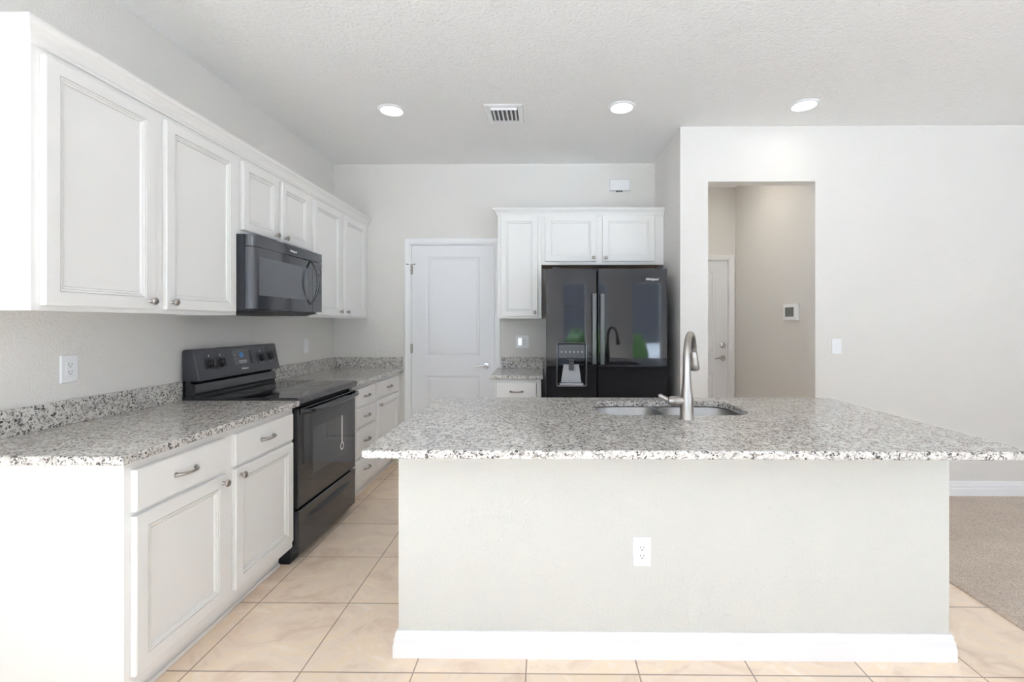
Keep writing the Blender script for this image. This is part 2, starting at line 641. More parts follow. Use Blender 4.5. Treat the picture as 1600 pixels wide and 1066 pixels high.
def make_door(name, y, u0, u1, zt, pu, pv, hinge_left, dark):
    f = FB(y + 0.055)                    # n = .055 is the wall face
    root = bpy.data.objects.new(name, None)
    COL.objects.link(root)
    root.location = ((u0 + u1) / 2, y, 0)
    root['kind'] = 'structure'
    panel_slab(f, u0 + 0.003, u1 - 0.003, 0.008, zt - 0.003, pu, pv, 0.042).build('door_slab', M['door'], root)
    j = MB()
    for a, b in ((u0 - 0.018, u0), (u1, u1 + 0.018)):
        j.box(a, b, 0, zt + 0.018, -0.053, 0.0545, f)
    j.box(u0, u1, zt, zt + 0.018, -0.053, 0.0545, f)
    j.box(u0, u0 + 0.012, 0, zt, -0.03, -0.002, f).box(u1 - 0.012, u1, 0, zt, -0.03, -0.002, f).box(u0 + 0.012, u1 - 0.012, zt - 0.012, zt, -0.03, -0.002, f)
    j.build('jamb', M['trim'], root)
    g = FB(y)
    u0c, u1c = u0 - 0.006, u1 + 0.006
    MB().sweep(lambda u, v, n: g(u, v, n + 0.0005), [(u1c, 0.0), (u1c, zt + 0.006), (u0c, zt + 0.006), (u0c, 0.0)], CAS).build('casing', M['trim'], root)
    return root, f


d1, f1 = make_door('door_1', YB, DX0, DX1, DZ, (-1.132, -0.612), [(0.22, 0.825), (1.0, 1.958)], True, False)
for i, z in enumerate((1.83, 1.083, 0.30)):
    hg = MB()
    u = DX0 - 0.001
    hg.tube([f1(u, z - 0.045, 0.052), f1(u, z + 0.045, 0.052)], 0.0065, 10)
    hg.box(u - 0.013, u + 0.013, z - 0.042, z + 0.042, 0.0425, 0.0475, f1)
    ho = hg.build('hinge', M['nickel'], d1, smooth=True)
    if i == 0:
        st = MB()
        st.tube([f1(u, z + 0.048, 0.055), f1(u + 0.035, z + 0.050, 0.070)], 0.0035, 8)
        st.tube([f1(u, z + 0.048, 0.055), f1(u - 0.030, z + 0.050, 0.078)], 0.0035, 8)
        for s, n in ((0.036, 0.070), (-0.032, 0.078)):
            st.tube([f1(u + s - 0.006, z + 0.050, n), f1(u + s + 0.006, z + 0.050, n)], 0.007, 8)
        st.build('hinge_door_stop', M['nickel'], ho, smooth=True)
lever(f1, -0.557, 0.922, 0.042, d1, -1, M['chrome'])

d2, f2 = make_door('door_2', HY, EX0, EX1, EZ, (1.38, 1.905), [(0.22, 0.78), (0.98, 1.90)], False, True)
lever(f2, 1.985, 0.935, 0.042, d2, -1, M['chrome'])
MB().lathe(f2, 1.985, 1.075, [(0.032, 0.042), (0.032, 0.050), (0.026, 0.056), (0.017, 0.058), (0.0, 0.059)]).build('deadbolt', M['chrome'], d2, smooth=True)


# ------------------------------------------------------------------ cabinet parts
def cab_door(f, u0, u1, v0, v1, parent, knob=None, n0=0.001, rail=0.046):
    t = 0.02
    R = [(0, n0), (0, n0 + t - 0.003), (0.003, n0 + t), (rail, n0 + t), (rail + 0.0005, n0 + t - 0.008), (rail + 0.0030, n0 + t - 0.008), (rail + 0.0045, n0 + t - 0.0015), (rail + 0.009, n0 + t - 0.0025),
         (rail + 0.0100, n0 + t - 0.0075), (rail + 0.0125, n0 + t - 0.0075), (rail + 0.0135, n0 + t - 0.0045), (rail + 0.018, n0 + t - 0.0060), (rail + 0.0190, n0 + t - 0.0150), (rail + 0.0220, n0 + t - 0.0150), (rail + 0.0230, n0 + t - 0.0120)]
    o = MB().rings(f, u0, u1, v0, v1, R).build('door', M['cab'], parent)
    if knob:
        u, v = knob
        b = n0 + t
        MB().lathe(f, u, v, [(0.0085, b), (0.0075, b + 0.003), (0.0055, b + 0.007), (0.0058, b + 0.012), (0.0115, b + 0.016), (0.0148, b + 0.0195),
                             (0.0150, b + 0.023), (0.0125, b + 0.0265), (0.006, b + 0.0285), (0.0, b + 0.029)], 20).build('knob', M['nickel'], o, smooth=True)
    return o


def cab_drawer(f, u0, u1, v0, v1, parent, pull=True, n0=0.001):
    t = 0.02
    o = MB().rings(f, u0, u1, v0, v1, [(0, n0), (0, n0 + t - 0.004), (0.004, n0 + t)]).build('drawer', M['cab'], parent)
    if pull:
        u, v = (u0 + u1) / 2, (v0 + v1) / 2
        b = n0 + t
        P = MB()
        pts, rr = [], []
        for k in range(13):
            s = -1 + 2 * k / 12
            pts.append(f(u + 0.048 * s, v + 0.001 * s, b + 0.002 + 0.026 * (1 - abs(s) ** 3.0)))
            rr.append(0.0052 + 0.0022 * abs(s) ** 2)
        P.tube(pts, rr, 10)
        for s in (-1, 1):
            P.lathe(f, u + 0.048 * s, v, [(0.009, b), (0.0085, b + 0.004), (0.005, b + 0.007), (0, b + 0.008)], 14)
        P.build('pull', M['nickel'], o, smooth=True)
    return o


def upper_box(f, y0, y1, z0, z1, depth, name, root, side=0):
    """cabinet carcass; f has n = 0 at the face frame front; a raised bottom panel inside the frame"""
    mb = MB()
    mb.box(y0, y1, z0 + 0.018, z1, -depth, -0.019, f)
    e = 0.03
    mb.box(y0, y0 + e, z0, z1, -0.019, 0, f).box(y1 - e, y1, z0, z1, -0.019, 0, f)
    mb.box(y0 + e, y1 - e, z0, z0 + e, -0.019, 0, f).box(y0 + e, y1 - e, z1 - e, z1, -0.019, 0, f)
    mb.box(y0 + e, y1 - e, z0 + e, z1 - e, -0.0185, -0.001, f)
    mb.box(y0, y0 + 0.016, z0, z0 + 0.018, -depth, -0.019, f).box(y1 - 0.016, y1, z0, z0 + 0.018, -depth, -0.019, f)
    return mb.build(name, M['cab'], root)


XU = -1.683                               # face of the left wall cabinets
ZU0, ZU1 = 1.367, 2.285
fU = FL(XU)
DU = XU - XL - 0.002
Y0, Y1, Y2, Y3 = 1.496, 2.503, 3.287, 4.362

t = thing('upper_cabinet', (XU, (Y0 + Y1) / 2, ZU0), 'large white two-door wall cabinet nearest the camera, left of the microwave', 'cabinet', 'white wall cabinets')
upper_box(fU, Y0, Y1 - 0.001, ZU0, ZU1, DU, 'body', t)
cab_door(fU, 1.522, 1.960, 1.385, 2.222, t, (1.932, 1.418))
cab_door(fU, 2.015, 2.476, 1.385, 2.222, t, (2.045, 1.418))
t = thing('upper_cabinet', (XU, (Y1 + Y2) / 2, 1.814), 'short white two-door wall cabinet directly above the microwave', 'cabinet', 'white wall cabinets')
upper_box(fU, Y1, Y2 - 0.001, 1.816, ZU1, DU, 'body', t)
cab_door(fU, 2.535, 2.868, 1.840, 2.222, t, (2.838, 1.868))
cab_door(fU, 2.912, 3.252, 1.840, 2.222, t, (2.942, 1.868))
t = thing('upper_cabinet', (XU, (Y2 + Y3) / 2, ZU0), 'tall white two-door wall cabinet between the microwave and the corner', 'cabinet', 'white wall cabinets')
upper_box(fU, Y2, Y3, ZU0, ZU1, DU, 'body', t)
cab_door(fU, 3.322, 3.765, 1.385, 2.222, t, (3.735, 1.418))
cab_door(fU, 3.835, 4.275, 1.385, 2.222, t, (3.865, 1.418))

CROWN = [(0.001, -0.028), (0.006, -0.026), (0.008, -0.018), (0.012, -0.014), (0.020, 0.004), (0.033, 0.020), (0.040, 0.026), (0.044, 0.034), (0.044, 0.042), (0.001, 0.042)]


def crown(path, z, label):
    o = MB().sweep(FW, path, [(p, z + q) for p, q in CROWN]).build('crown_molding', M['cab'])
    return marking(o, label, 'molding', 'white crown moldings')


crown([(XL + 0.002, Y0), (XU, Y0), (XU, Y3)], ZU1 - 0.012, 'long white crown molding along the top of the left wall cabinets')

# cabinets on the back wall
YU = 4.04
fV = FB(YU)
DV = YB - YU - 0.002
t = thing('upper_cabinet', (-0.22, YU, ZU0), 'narrow tall white single-door wall cabinet between pantry door and refrigerator', 'cabinet', 'white wall cabinets')
upper_box(fV, -0.409, -0.029, ZU0, ZU1, DV, 'body', t)
cab_door(fV, -0.383, -0.060, 1.385, 2.258, t, (-0.088, 1.418))
t = thing('upper_cabinet', (0.5, YU, 1.834), 'wide short white two-door wall cabinet above the black refrigerator', 'cabinet', 'white wall cabinets')
b = MB()
e = 0.03
b.box(-0.027, 1.036, 1.852, ZU1, -DV, -0.019, fV)
b.box(-0.027, -0.027 + e, 1.834, ZU1, -0.019, 0, fV).box(1.036 - 0.075, 1.036, 1.834, ZU1, -0.019, 0, fV)
b.box(-0.027 + e, 0.961, 1.834, 1.864, -0.019, 0, fV).box(-0.027 + e, 0.961, ZU1 - e, ZU1, -0.019, 0, fV)
b.box(-0.027 + e, 0.961, 1.864, ZU1 - e, -0.0185, -0.001, fV)
b.build('body', M['cab'], t)
MB().box(-0.02, 1.03, 1.838, 1.8515, -DV + 0.002, -0.02, fV).build('bottom_panel', M['wood'], t)
cab_door(fV, 0.003, 0.452, 1.862, 2.262, t, (0.424, 1.893), rail=0.05)
cab_door(fV, 0.502, 0.955, 1.862, 2.262, t, (0.530, 1.893), rail=0.05)
crown([(-0.409, YB - 0.002), (-0.409, YU), (1.036, YU)], ZU1 - 0.002, 'shorter white crown molding topping the cabinets above the refrigerator')

# base cabinets along the left wall
XB = -1.375
fA = FL(XB)


def base_body(f, u0, u1, depth, root, z1=0.872, kick=0.075):
    mb = MB()
    mb.box(u0, u1, 0.105, z1, -depth, 0, f)
    mb.box(u0, u1, 0.0, 0.105, -depth, -kick, f)
    o = mb.build('body', M['cab'], root)
    MB().box(u0, u1, 0.0, 0.018, -kick + 0.0005, -kick + 0.012, f).build('shoe_molding', M['cab'], root, bevel=0.006)
    return o


t = thing('base_cabinet', (XB, 2.0, 0), 'white base cabinet with two drawers and two doors, nearest the camera', 'cabinet', 'white base cabinets')
base_body(fA, Y0, Y1 - 0.001, XB - XL - 0.002, t)
for (a, b_) in ((1.519, 1.945), (2.012, 2.478)):
    cab_drawer(fA, a, b_, 0.697, 0.837, t)
cab_door(fA, 1.519, 1.960, 0.150, 0.682, t, (1.932, 0.650))
cab_door(fA, 2.015, 2.478, 0.150, 0.682, t, (2.043, 0.650))

t = thing('base_cabinet', (XB, 3.5, 0), 'white base cabinet with a stack of four drawers beside the range', 'cabinet', 'white base cabinets')
base_body(fA, Y2, 3.715, XB - XL - 0.002, t)
for a, b_ in ((0.712, 0.842), (0.560, 0.692), (0.345, 0.540), (0.135, 0.325)):
    cab_drawer(fA, 3.312, 3.690, a, b_, t)
t = thing('base_cabinet', (XB, 4.05, 0), 'white base cabinet with one drawer and one door in the far corner', 'cabinet', 'white base cabinets')
base_body(fA, 3.716, Y3, XB - XL - 0.002, t)
cab_drawer(fA, 3.742, 4.275, 0.712, 0.842, t)
cab_door(fA, 3.742, 4.275, 0.150, 0.692, t, (3.775, 0.655))

# small base cabinet left of the refrigerator
fS = FB(3.752)
t = thing('base_cabinet', (-0.22, 3.752, 0), 'narrow white base cabinet with a drawer, between pantry door and refrigerator', 'cabinet', 'white base cabinets')
base_body(fS, -0.409, -0.029, YB - 3.752 - 0.002, t)
cab_drawer(fS, -0.392, -0.064, 0.700, 0.842, t)
cab_door(fS, -0.392, -0.064, 0.150, 0.682, t, (-0.095, 0.650))


# ------------------------------------------------------------------ worktops
def top_slab(x0, x1, y0, y1, parent, name, z0=0.872, z1=ZT):
    return MB().box(x0, x1, y0, y1, z0, z1).build(name, M['granite'], parent, bevel=0.005, seg=3)


XW = -1.334
t = thing('countertop', (-1.7, 2.0, 0.872), 'speckled grey granite countertop left of the range, nearest the camera', 'countertop', 'granite countertops')
top_slab(XL + 0.001, XW, 1.448, Y1 + 0.002, t, 'slab')
MB().box(XL + 0.001, XL + 0.021, 1.448, Y1 + 0.002, ZT + 0.0005, ZT + 0.102).build('backsplash', M['granite'], t, bevel=0.002)
t = thing('countertop', (-1.7, 3.8, 0.872), 'speckled granite countertop in the far corner beyond the range', 'countertop', 'granite countertops')
top_slab(XL + 0.001, XW, Y2 - 0.003, YB - 0.001, t, 'slab')
MB().box(XL + 0.001, XL + 0.021, Y2 - 0.003, YB - 0.022, ZT + 0.0005, ZT + 0.102).build('backsplash', M['granite'], t, bevel=0.002)
MB().box(XL + 0.001, XW - 0.008, YB - 0.021, YB - 0.001, ZT + 0.0005, ZT + 0.102).build('backsplash', M['granite'], t, bevel=0.002)
t = thing('countertop', (-0.22, 3.9, 0.872), 'tiny granite countertop between pantry door and refrigerator', 'countertop', 'granite countertops')
top_slab(-0.444, -0.012, 3.715, YB - 0.022, t, 'slab')
MB().box(-0.412, -0.006, YB - 0.021, YB - 0.001, ZT - 0.03, ZT + 0.102).build('backsplash', M['granite'], t, bevel=0.002)

# ------------------------------------------------------------------ island
IX0, IX1, IY0, IY1 = -0.583, 1.594, 1.838, 2.615
t = thing('kitchen_island', (0.5, 2.2, 0), 'cream painted island base with white baseboard under the wide granite top', 'island')
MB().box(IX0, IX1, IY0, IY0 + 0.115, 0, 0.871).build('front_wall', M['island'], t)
b = MB()
b.box(IX0, IX1, IY0 + 0.116, 2.565, 0.105, 0.16).box(IX0, IX1, IY0 + 0.116, 2.46, 0.0, 0.105)
b.box(IX0, 0.10, IY0 + 0.116, 2.565, 0.16, 0.871).box(1.12, IX1, IY0 + 0.116, 2.565, 0.16, 0.871)
b.box(0.10, 1.12, 2.545, 2.565, 0.16, 0.871).box(0.10, 1.12, IY0 + 0.116, 1.97, 0.16, 0.871)
b.build('cabinet_body', M['cab'], t)
MB().sweep(FW, [(IX0, 2.44), (IX0, IY0), (IX1, IY0), (IX1, 2.44)][::-1], [(-o, n * 0.93) for o, n in BBP]).build('baseboard', M['trim'], t)

ct = MB().box(-0.611, 1.609, 1.532, 2.632, 0.872, ZT).build('island_countertop', M['granite'], bevel=0.006, seg=3)
marking(ct, 'wide speckled grey granite island top with a sink cutout', 'countertop', 'granite countertops')
bake(ct)
SX0, SX1, SY0, SY1 = 0.250, 0.968, 2.128, 2.518
cutter = MB().loops([[Vector((x, y, z)) for x, y in rrect(SX0, SX1, SY0, SY1, 0.10, 8)] for z in (0.80, 1.0)]).build('cutter', M['granite'])
cut(ct, cutter)
hole = MB().loops([[Vector((x, y, z)) for x, y in rrect(0.626 - 0.012, 0.626 + 0.012, 2.043 - 0.012, 2.043 + 0.012, 0.0115, 6)] for z in (0.80, 1.0)]).build('cutter', M['granite'])
cut(ct, hole)

t = thing('kitchen_sink', (0.609, 2.323, 0.871), 'undermount stainless double-bowl sink set in the island top', 'sink')
flange = 0.8705
xm = 0.600
for a, b_ in ((SX0 - 0.006, xm - 0.009), (xm + 0.009, SX1 + 0.006)):
    y0, y1 = SY0 - 0.006, SY1 + 0.006
    rr = []
    for ins, z, r in ((-0.008, flange, 0.10), (0.0, flange, 0.10), (0.004, flange - 0.006, 0.10), (0.012, flange - 0.14, 0.09), (0.03, flange - 0.175, 0.075), (0.07, flange - 0.185, 0.05)):
        rr.append([Vector((x, y, z)) for x, y in rrect(a + ins, b_ - ins, y0 + ins, y1 - ins, r, 8)])
    MB().loops(rr, cap0=False).build('basin', M['steel'], t, smooth=True, angle=60)
    cx, cy = (a + b_) / 2, (y0 + y1) / 2 + 0.03
    MB().lathe(FT(flange - 0.185), cx, cy, [(0.055, 0.0), (0.055, 0.003), (0.045, 0.004), (0.040, 0.001), (0.0, 0.001)]).build('drain', M['chrome'], t, smooth=True)

# faucet
FX, FY = 0.626, 2.043
t = thing('kitchen_faucet', (FX, FY, ZT), 'brushed nickel gooseneck pull-down faucet on the island beside the sink', 'faucet')
b = MB()
b.lathe(FT(ZT), FX, FY, [(0.033, 0.0005), (0.033, 0.004), (0.0300, 0.008), (0.0285, 0.05), (0.0275, 0.090), (0.0255, 0.112), (0.021, 0.145), (0.0185, 0.175), (0.0172, 0.21), (0.0168, 0.215)], 28)
b.build('body', M['nickel'], t, smooth=True)
dx, dy = 0.095, 0.195
L = math.hypot(dx, dy)
ux, uy = dx / L, dy / L
R = L / 2
zc = 1.274 - R
pts = [Vector((FX, FY, z)) for z in (ZT + 0.212, ZT + 0.23, zc)]
A = 168
for k in range(1, 25):
    a = math.radians(A * k / 24)
    s = R * (1 - math.cos(a))
    pts.append(Vector((FX + ux * s, FY + uy * s, zc + R * math.sin(a))))
MB().tube(pts, [0.0168] * 3 + [0.0165 - 0.0035 * k / 24 for k in range(1, 25)], 20).build('spout', M['nickel'], t, smooth=True)
e, d = pts[-1], (pts[-1] - pts[-2]).normalized()
hp = [e + d * q for q in (0.001, 0.004, 0.006, 0.035, 0.06, 0.088, 0.092)]
MB().tube(hp, [0.0135, 0.0140, 0.0150, 0.0175, 0.0205, 0.0240, 0.0225], 24).build('spray_head', M['nickel'], t, smooth=True, angle=35)
hz = 0.982
b = MB()
fh = lambda u, v, n: Vector((FX - n, FY + u, v))
b.lathe(fh, 0.0, hz, [(0.021, 0.012), (0.0215, 0.052), (0.0218, 0.056)], 24)
o = b.build('handle_hub', M['nickel'], t, smooth=True)
b = MB()
b.lathe(fh, 0.0, hz, [(0.0200, 0.0565), (0.0215, 0.059), (0.0208, 0.070), (0.0150, 0.082), (0.0, 0.086)], 24)
b.tube([fh(0, hz + 0.001, 0.068), fh(0.004, hz + 0.002, 0.080), fh(0.012, hz + 0.012, 0.096), fh(0.018, hz + 0.020, 0.112), fh(0.020, hz + 0.019, 0.121)], [0.015, 0.0115, 0.0090, 0.0095, 0.006], 14)
b.build('lever', M['nickel'], t, smooth=True)

# ------------------------------------------------------------------ range
RY0, RY1 = 2.511, 3.277
RXF = -1.345
t = thing('range', (-1.66, 2.894, 0), 'black freestanding electric range with glass cooktop, between white base cabinets', 'stove')
b = MB()
b.box(-1.985, -1.392, RY0, RY1, 0.075, 0.878).box(-1.97, -1.40, RY0 + 0.01, RY1 - 0.01, 0.0, 0.075)
b.build('body', M['blackmatte'], t)
gp = lambda p, q, a: Vector((p, a, q))
MB().prism([(-1.985, 0.8785), (-1.375, 0.8785), (-1.350, 0.872), (-1.338, 0.880), (-1.335, 0.896), (-1.340, 0.910), (-1.350, 0.9165), (-1.930, 0.9165), (-1.985, 0.9165)], RY0 - 0.004, RY1 + 0.004, gp)\
    .build('cooktop', M['glassblack'], t, smooth=True, angle=30)
ck = t.children[-1] if t.children else None
for o in t.children:
    if o.name.startswith('cooktop'):
        ck = o
for y, x, r in ((2.70, -1.52, 0.105), (3.09, -1.52, 0.085), (2.70, -1.78, 0.085), (3.09, -1.78, 0.105)):
    MB().lathe(FT(0.9166), x, y, [(r, 0.0), (r, 0.0003), (r - 0.002, 0.0003), (r - 0.002, 0.0)], 40, False).build('burner_ring', M['dgrey'], ck)
# backguard
MB().prism([(-1.985, 0.917), (-1.985, 1.004), (-1.945, 1.004), (-1.940, 0.992), (-1.924, 0.988), (-1.918, 0.975), (-1.916, 0.935), (-1.922, 0.925), (-1.922, 0.917)], RY0 + 0.004, RY1 - 0.004, gp)\
    .build('backguard', M['black'], t, smooth=True, angle=30)
P0, P1 = Vector((-1.889, 0, 1.006)), Vector((-1.925, 0, 1.176))
cp = MB().prism([(-1.985, 1.0045), (-1.985, 1.168), (-1.978, 1.178), (-1.935, 1.180), (P1.x, P1.z), (P0.x, P0.z), (-1.895, 1.0045)], RY0 - 0.002, RY1 + 0.002, gp)\
    .build('control_panel', M['panelblack'], t, bevel=0.003)
pv = (P1 - P0).normalized()
pn = Vector((-pv.z, 0, pv.x)) * -1
if pn.x < 0:
    pn = -pn
fP = lambda u, v, n: Vector((P0.x, u, P0.z)) + pv * v + pn * n      # u = y, v = up the slope
for a, b_ in ((2.575, 2.745), (3.045, 3.225)):
    MB().box(a, b_, 0.062, 0.122, 0.0003, 0.0015, fP).build('knob_backing', M['blackmatte'], cp)
for u in (2.615, 2.706, 3.088, 3.186):
    k = MB().lathe(fP, u, 0.090, [(0.027, 0.0015), (0.027, 0.004), (0.0225, 0.006), (0.020, 0.022), (0.017, 0.025), (0.0, 0.026)], 24)
    k = k.build('knob', M['blackmatte'], cp, smooth=True, angle=35)
    MB().box(u - 0.004, u + 0.004, 0.072, 0.108, 0.0255, 0.0315, fP).build('pointer', M['panelblack'], k, bevel=0.001)
    ms = MB()
    for q in range(15):
        a = math.radians(150 + 240 * q / 14)
        ms.box(u + 0.034 * math.cos(a) - 0.001, u + 0.034 * math.cos(a) + 0.001, 0.09 + 0.034 * math.sin(a) - 0.001, 0.09 + 0.034 * math.sin(a) + 0.001, 0.0003, 0.0018, fP)
    ms.build('dial_marks', M['mark'], k)
    MB().box(u - 0.0025, u + 0.0025, 0.130, 0.141, 0.0003, 0.0009, fP).build('burner_mark', M['mark'], k)
dsp = MB().box(2.812, 2.992, 0.062, 0.148, 0.0003, 0.0012, fP).build('display', M['glassblack'], cp)
MB().box(2.975, 2.992, 0.064, 0.146, 0.0012, 0.004, fP).build('display_edge', M['blackmatte'], cp)
MB().loops([[fP(2.893 + 0.022 * math.cos(q), 0.122 + 0.019 * math.sin(q), n) for q in [math.pi * k / 3 for k in range(6)]] for n in (0.0013, 0.0018)]).build('blue_sticker', M['blue'], cp)
kp = MB()
for i in range(7):
    for j in range(2):
        kp.box(2.862 + i * 0.011, 2.869 + i * 0.011, 0.070 + j * 0.011, 0.077 + j * 0.011, 0.0013, 0.0017, fP)
for u, v in ((2.835, 0.075), (2.835, 0.1), (2.835, 0.125)):
    MB().box(u - 0.004, u + 0.004, v - 0.002, v + 0.002, 0.0013, 0.0017, fP).build('indicator_mark', M['mark'], cp)
kp.build('keypad_marks', M['mark'], cp)
lettering('Whirlpool', 'lettering', 0.0155, fP(2.872, 0.030, 0.0004), (0, 1, 0), pv, M['logo'], cp, shear=0.2)
# oven door
fO = FL(-1.390)
od = MB()
od.rings(fO, RY0 + 0.004, RY1 - 0.004, 0.305, 0.852, [(0, 0), (0, 0.037), (0.006, 0.043), (0.008, 0.043)])
od = od.build('oven_door', M['glassblack'], t, smooth=True, angle=30)
MB().box(2.668, 3.125, 0.448, 0.716, 0.0431, 0.0438, fO).build('window', M['ovenwindow'], od)
b = MB()
pts = []
for k in range(17):
    s = -1 + 2 * k / 16
    pts.append(Vector((-1.342 + 0.042 * (1 - abs(s) ** 6) ** 0.5 if abs(s) < 1 else -1.342, 2.894 + 0.372 * s, 0.835 - 0.006 * (1 - s * s))))
b.tube(pts, [0.013 + 0.003 * (abs(-1 + 2 * k / 16) ** 4) for k in range(17)], 14, 0.8)
b.build('handle', M['black'], od, smooth=True)
strip_ring = MB().box(3.049, 3.062, 0.535, 0.712, 0.0440, 0.0446, fO)
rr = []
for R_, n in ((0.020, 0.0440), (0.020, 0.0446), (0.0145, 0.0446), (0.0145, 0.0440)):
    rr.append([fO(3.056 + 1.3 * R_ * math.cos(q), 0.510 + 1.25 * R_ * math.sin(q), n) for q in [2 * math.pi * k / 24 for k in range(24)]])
strip_ring.loops(rr, False, False)
strip_ring.build('marking', M['logo'], od)  # pale strip and ring laid on the oven window
# drawer
sd = MB().rings(fO, RY0 + 0.004, RY1 - 0.004, 0.045, 0.292, [(0, 0), (0, 0.037), (0.006, 0.043), (0.008, 0.043)]).build('storage_drawer', M['black'], t, smooth=True, angle=30)
hp_ = MB()
hr = []
for k in range(25):
    q = -1 + 2 * k / 24
    w_ = max((1 - q * q) ** 0.5, 0.02)
    hr.append([fO(2.895 + 0.30 * q, 0.228 + a * w_, n * (w_ if n > 0 else 1) + 0.0428) for a, n in ((0.022, 0), (0.010, 0.004), (-0.010, 0.013), (-0.018, 0.014), (-0.022, 0.008), (-0.020, 0))])
hp_.loops(hr)
hp_.build('handle', M['black'], sd, smooth=True, angle=30)

# ------------------------------------------------------------------ microwave
t = thing('microwave', (-1.8, 2.894, 1.37), 'black over-the-range microwave hung under the short wall cabinet', 'microwave')
MB().box(-1.995, -1.640, 2.507, 3.283, 1.400, 1.8135).build('body', M['mwbody'], t)
MB().prism([(-1.99, 1.3995), (-1.625, 1.3995), (-1.625, 1.392), (-1.70, 1.375), (-1.97, 1.372), (-1.99, 1.38)], 2.512, 3.278, gp).build('base', M['blackmatte'], t)
XM = -1.590


def mwface(y0, y1, z0, z1, left, name, m, parent):
    prof = [(y1, -1.6395), (y1, XM), (y0 + (0.04 if left else 0), XM)]
    if left:
        prof += [(y0 + 0.022, XM - 0.007), (y0 + 0.008, XM - 0.022), (y0, XM - 0.042)]
    prof += [(y0, -1.6395)]
    return MB().prism(prof, z0, z1, lambda p, q, a: Vector((q, p, a))).build(name, m, parent, smooth=True, angle=50, bevel=0.0012)


gr = mwface(2.510, 3.281, 1.749, 1.8125, True, 'vent_grille', M['mwbody'], t)
md = mwface(2.510, 3.150, 1.402, 1.746, True, 'door', M['mwbody'], t)
mc = mwface(3.153, 3.281, 1.402, 1.746, False, 'control_panel', M['mwbody'], t)
fM = FL(XM)
MB().box(2.556, 3.090, 1.480, 1.694, 0.0002, 0.0010, fM).build('window', M['mwwindow'], md)
kp = MB()
for i in range(4):
    for j in range(8):
        kp.box(3.185 + i * 0.02, 3.195 + i * 0.02, 1.46 + j * 0.024, 1.466 + j * 0.024, 0.0002, 0.0006, fM)
kp.box(3.183, 3.258, 1.665, 1.705, 0.0002, 0.0008, fM)
kp.build('keypad_marks', M['dgrey'], mc)
pts = []
for k in range(17):
    s = -1 + 2 * k / 16
    pts.append(Vector((XM + 0.004 + 0.050 * (1 - s * s), 3.122, 1.598 + 0.146 * s)))
MB().tube(pts, [0.009 - 0.003 * abs(-1 + 2 * k / 16) for k in range(17)], 12, 1.2).build('handle', M['black'], md, smooth=True)
lettering('Whirlpool', 'lettering', 0.0185, fM(2.870, 1.772, 0.0003), (0, 1, 0), (0, 0, 1), M['logo'], gr, shear=0.2)

# ------------------------------------------------------------------ refrigerator
YF = 3.578
t = thing('refrigerator', (0.48, 3.95, 0), 'glossy black side-by-side refrigerator with ice and water dispenser', 'refrigerator')
t.rotation_euler = (0, 0, 0)
b = MB()
b.box(0.022, 0.940, YF + 0.078, 4.33, 0.03, 1.735)
b.box(0.03, 0.93, YF + 0.09, 4.30, 0.0, 0.03)
b.build('body', M['blackmatte'], t)
MB().box(0.03, 0.93, YF + 0.03, YF + 0.077, 0.012, 0.062).build('kick_grille', M['blackmatte'], t)
for x in (0.06, 0.86):
    MB().box(x, x + 0.06, YF + 0.03, YF + 0.14, 1.7465, 1.760).build('hinge_cover', M['blackmatte'], t, bevel=0.004)


def fridge_door(x0, x1, ins):
    prof = []
    n = 14
    for s, k in [(0, 0), (0.006, 1)] + [(q / n, q) for q in range(1, n)] + [(0.994, 1), (1, n)]:
        x = x0 + (x1 - x0) * s
        d = (2 * s - 1)
        prof.append((x, YF + 0.002 * abs(d) ** 2 + (0.006 if k in (0, n) else 0)))
    prof += [(x1, YF + 0.074), (x0, YF + 0.074)]
    return MB().prism(prof, 0.068, 1.746, lambda p, q, a: Vector((p, q, a))).build('door', M['fridge'], t, smooth=True, angle=40)


dl = fridge_door(0.010, 0.402, 0)
dr = fridge_door(0.415, 0.951, 0)
fF = FB(YF)
# dispenser niche
QX0, QX1, QZ0, QZ1 = 0.098, 0.318, 0.842, 1.165
cutter = MB().box(QX0, QX1, YF - 0.1, YF + 0.060, QZ0, QZ1).build('cutter', M['black'], t)
cut(dl, cutter)
rim = MB()
rr = []
for i, h in ((-0.010, -0.0055), (-0.010, 0.001), (-0.006, 0.0035), (0.0, 0.002), (0.003, -0.012)):
    rr.append([fF(u, v, h) for u, v in rrect(QX0 + i, QX1 - i, QZ0 + i, QZ1 - i, 0.014, 5)])
rim.loops(rr, False, False)
rim.build('dispenser_rim', M['fridgehandle'], dl, smooth=True)
cpn = MB().box(QX0 + 0.0045, QX1 - 0.0045, 1.052, QZ1 - 0.0045, -0.045, -0.005, fF).build('dispenser_controls', M['panelblack'], dl, bevel=0.004)
for i in range(6):
    bt = MB().box(0.124 + i * 0.032, 0.138 + i * 0.032, 1.084, 1.118, -0.0049, -0.0042, fF).build('dispenser_button', M['dgrey'], dl)
    MB().box(0.127 + i * 0.032, 0.135 + i * 0.032, 1.098, 1.104, -0.0041, -0.0037, fF).build('button_light', M['mark'], bt)
MB().loops([[fF(u, v, n) for u, v in ((QX0 + 0.03, 0.86), (QX1 - 0.03, 0.86), (QX1 - 0.05, 1.0), (QX0 + 0.05, 1.0))] for n in (-0.056, -0.052)]).build('dispenser_back_plate', M['grey'], dl)
MB().prism([(QX0 + 0.018, 0.8435), (QX1 - 0.018, 0.8435), (QX1 - 0.018, 0.856), (QX0 + 0.018, 0.856)], -0.052, -0.008, fF).build('drip_tray', M['grey'], dl, bevel=0.002)
MB().box(0.188, 0.228, 0.955, 1.045, -0.05, -0.034, fF).build('dispenser_paddle', M['paddle'], dl, bevel=0.003)
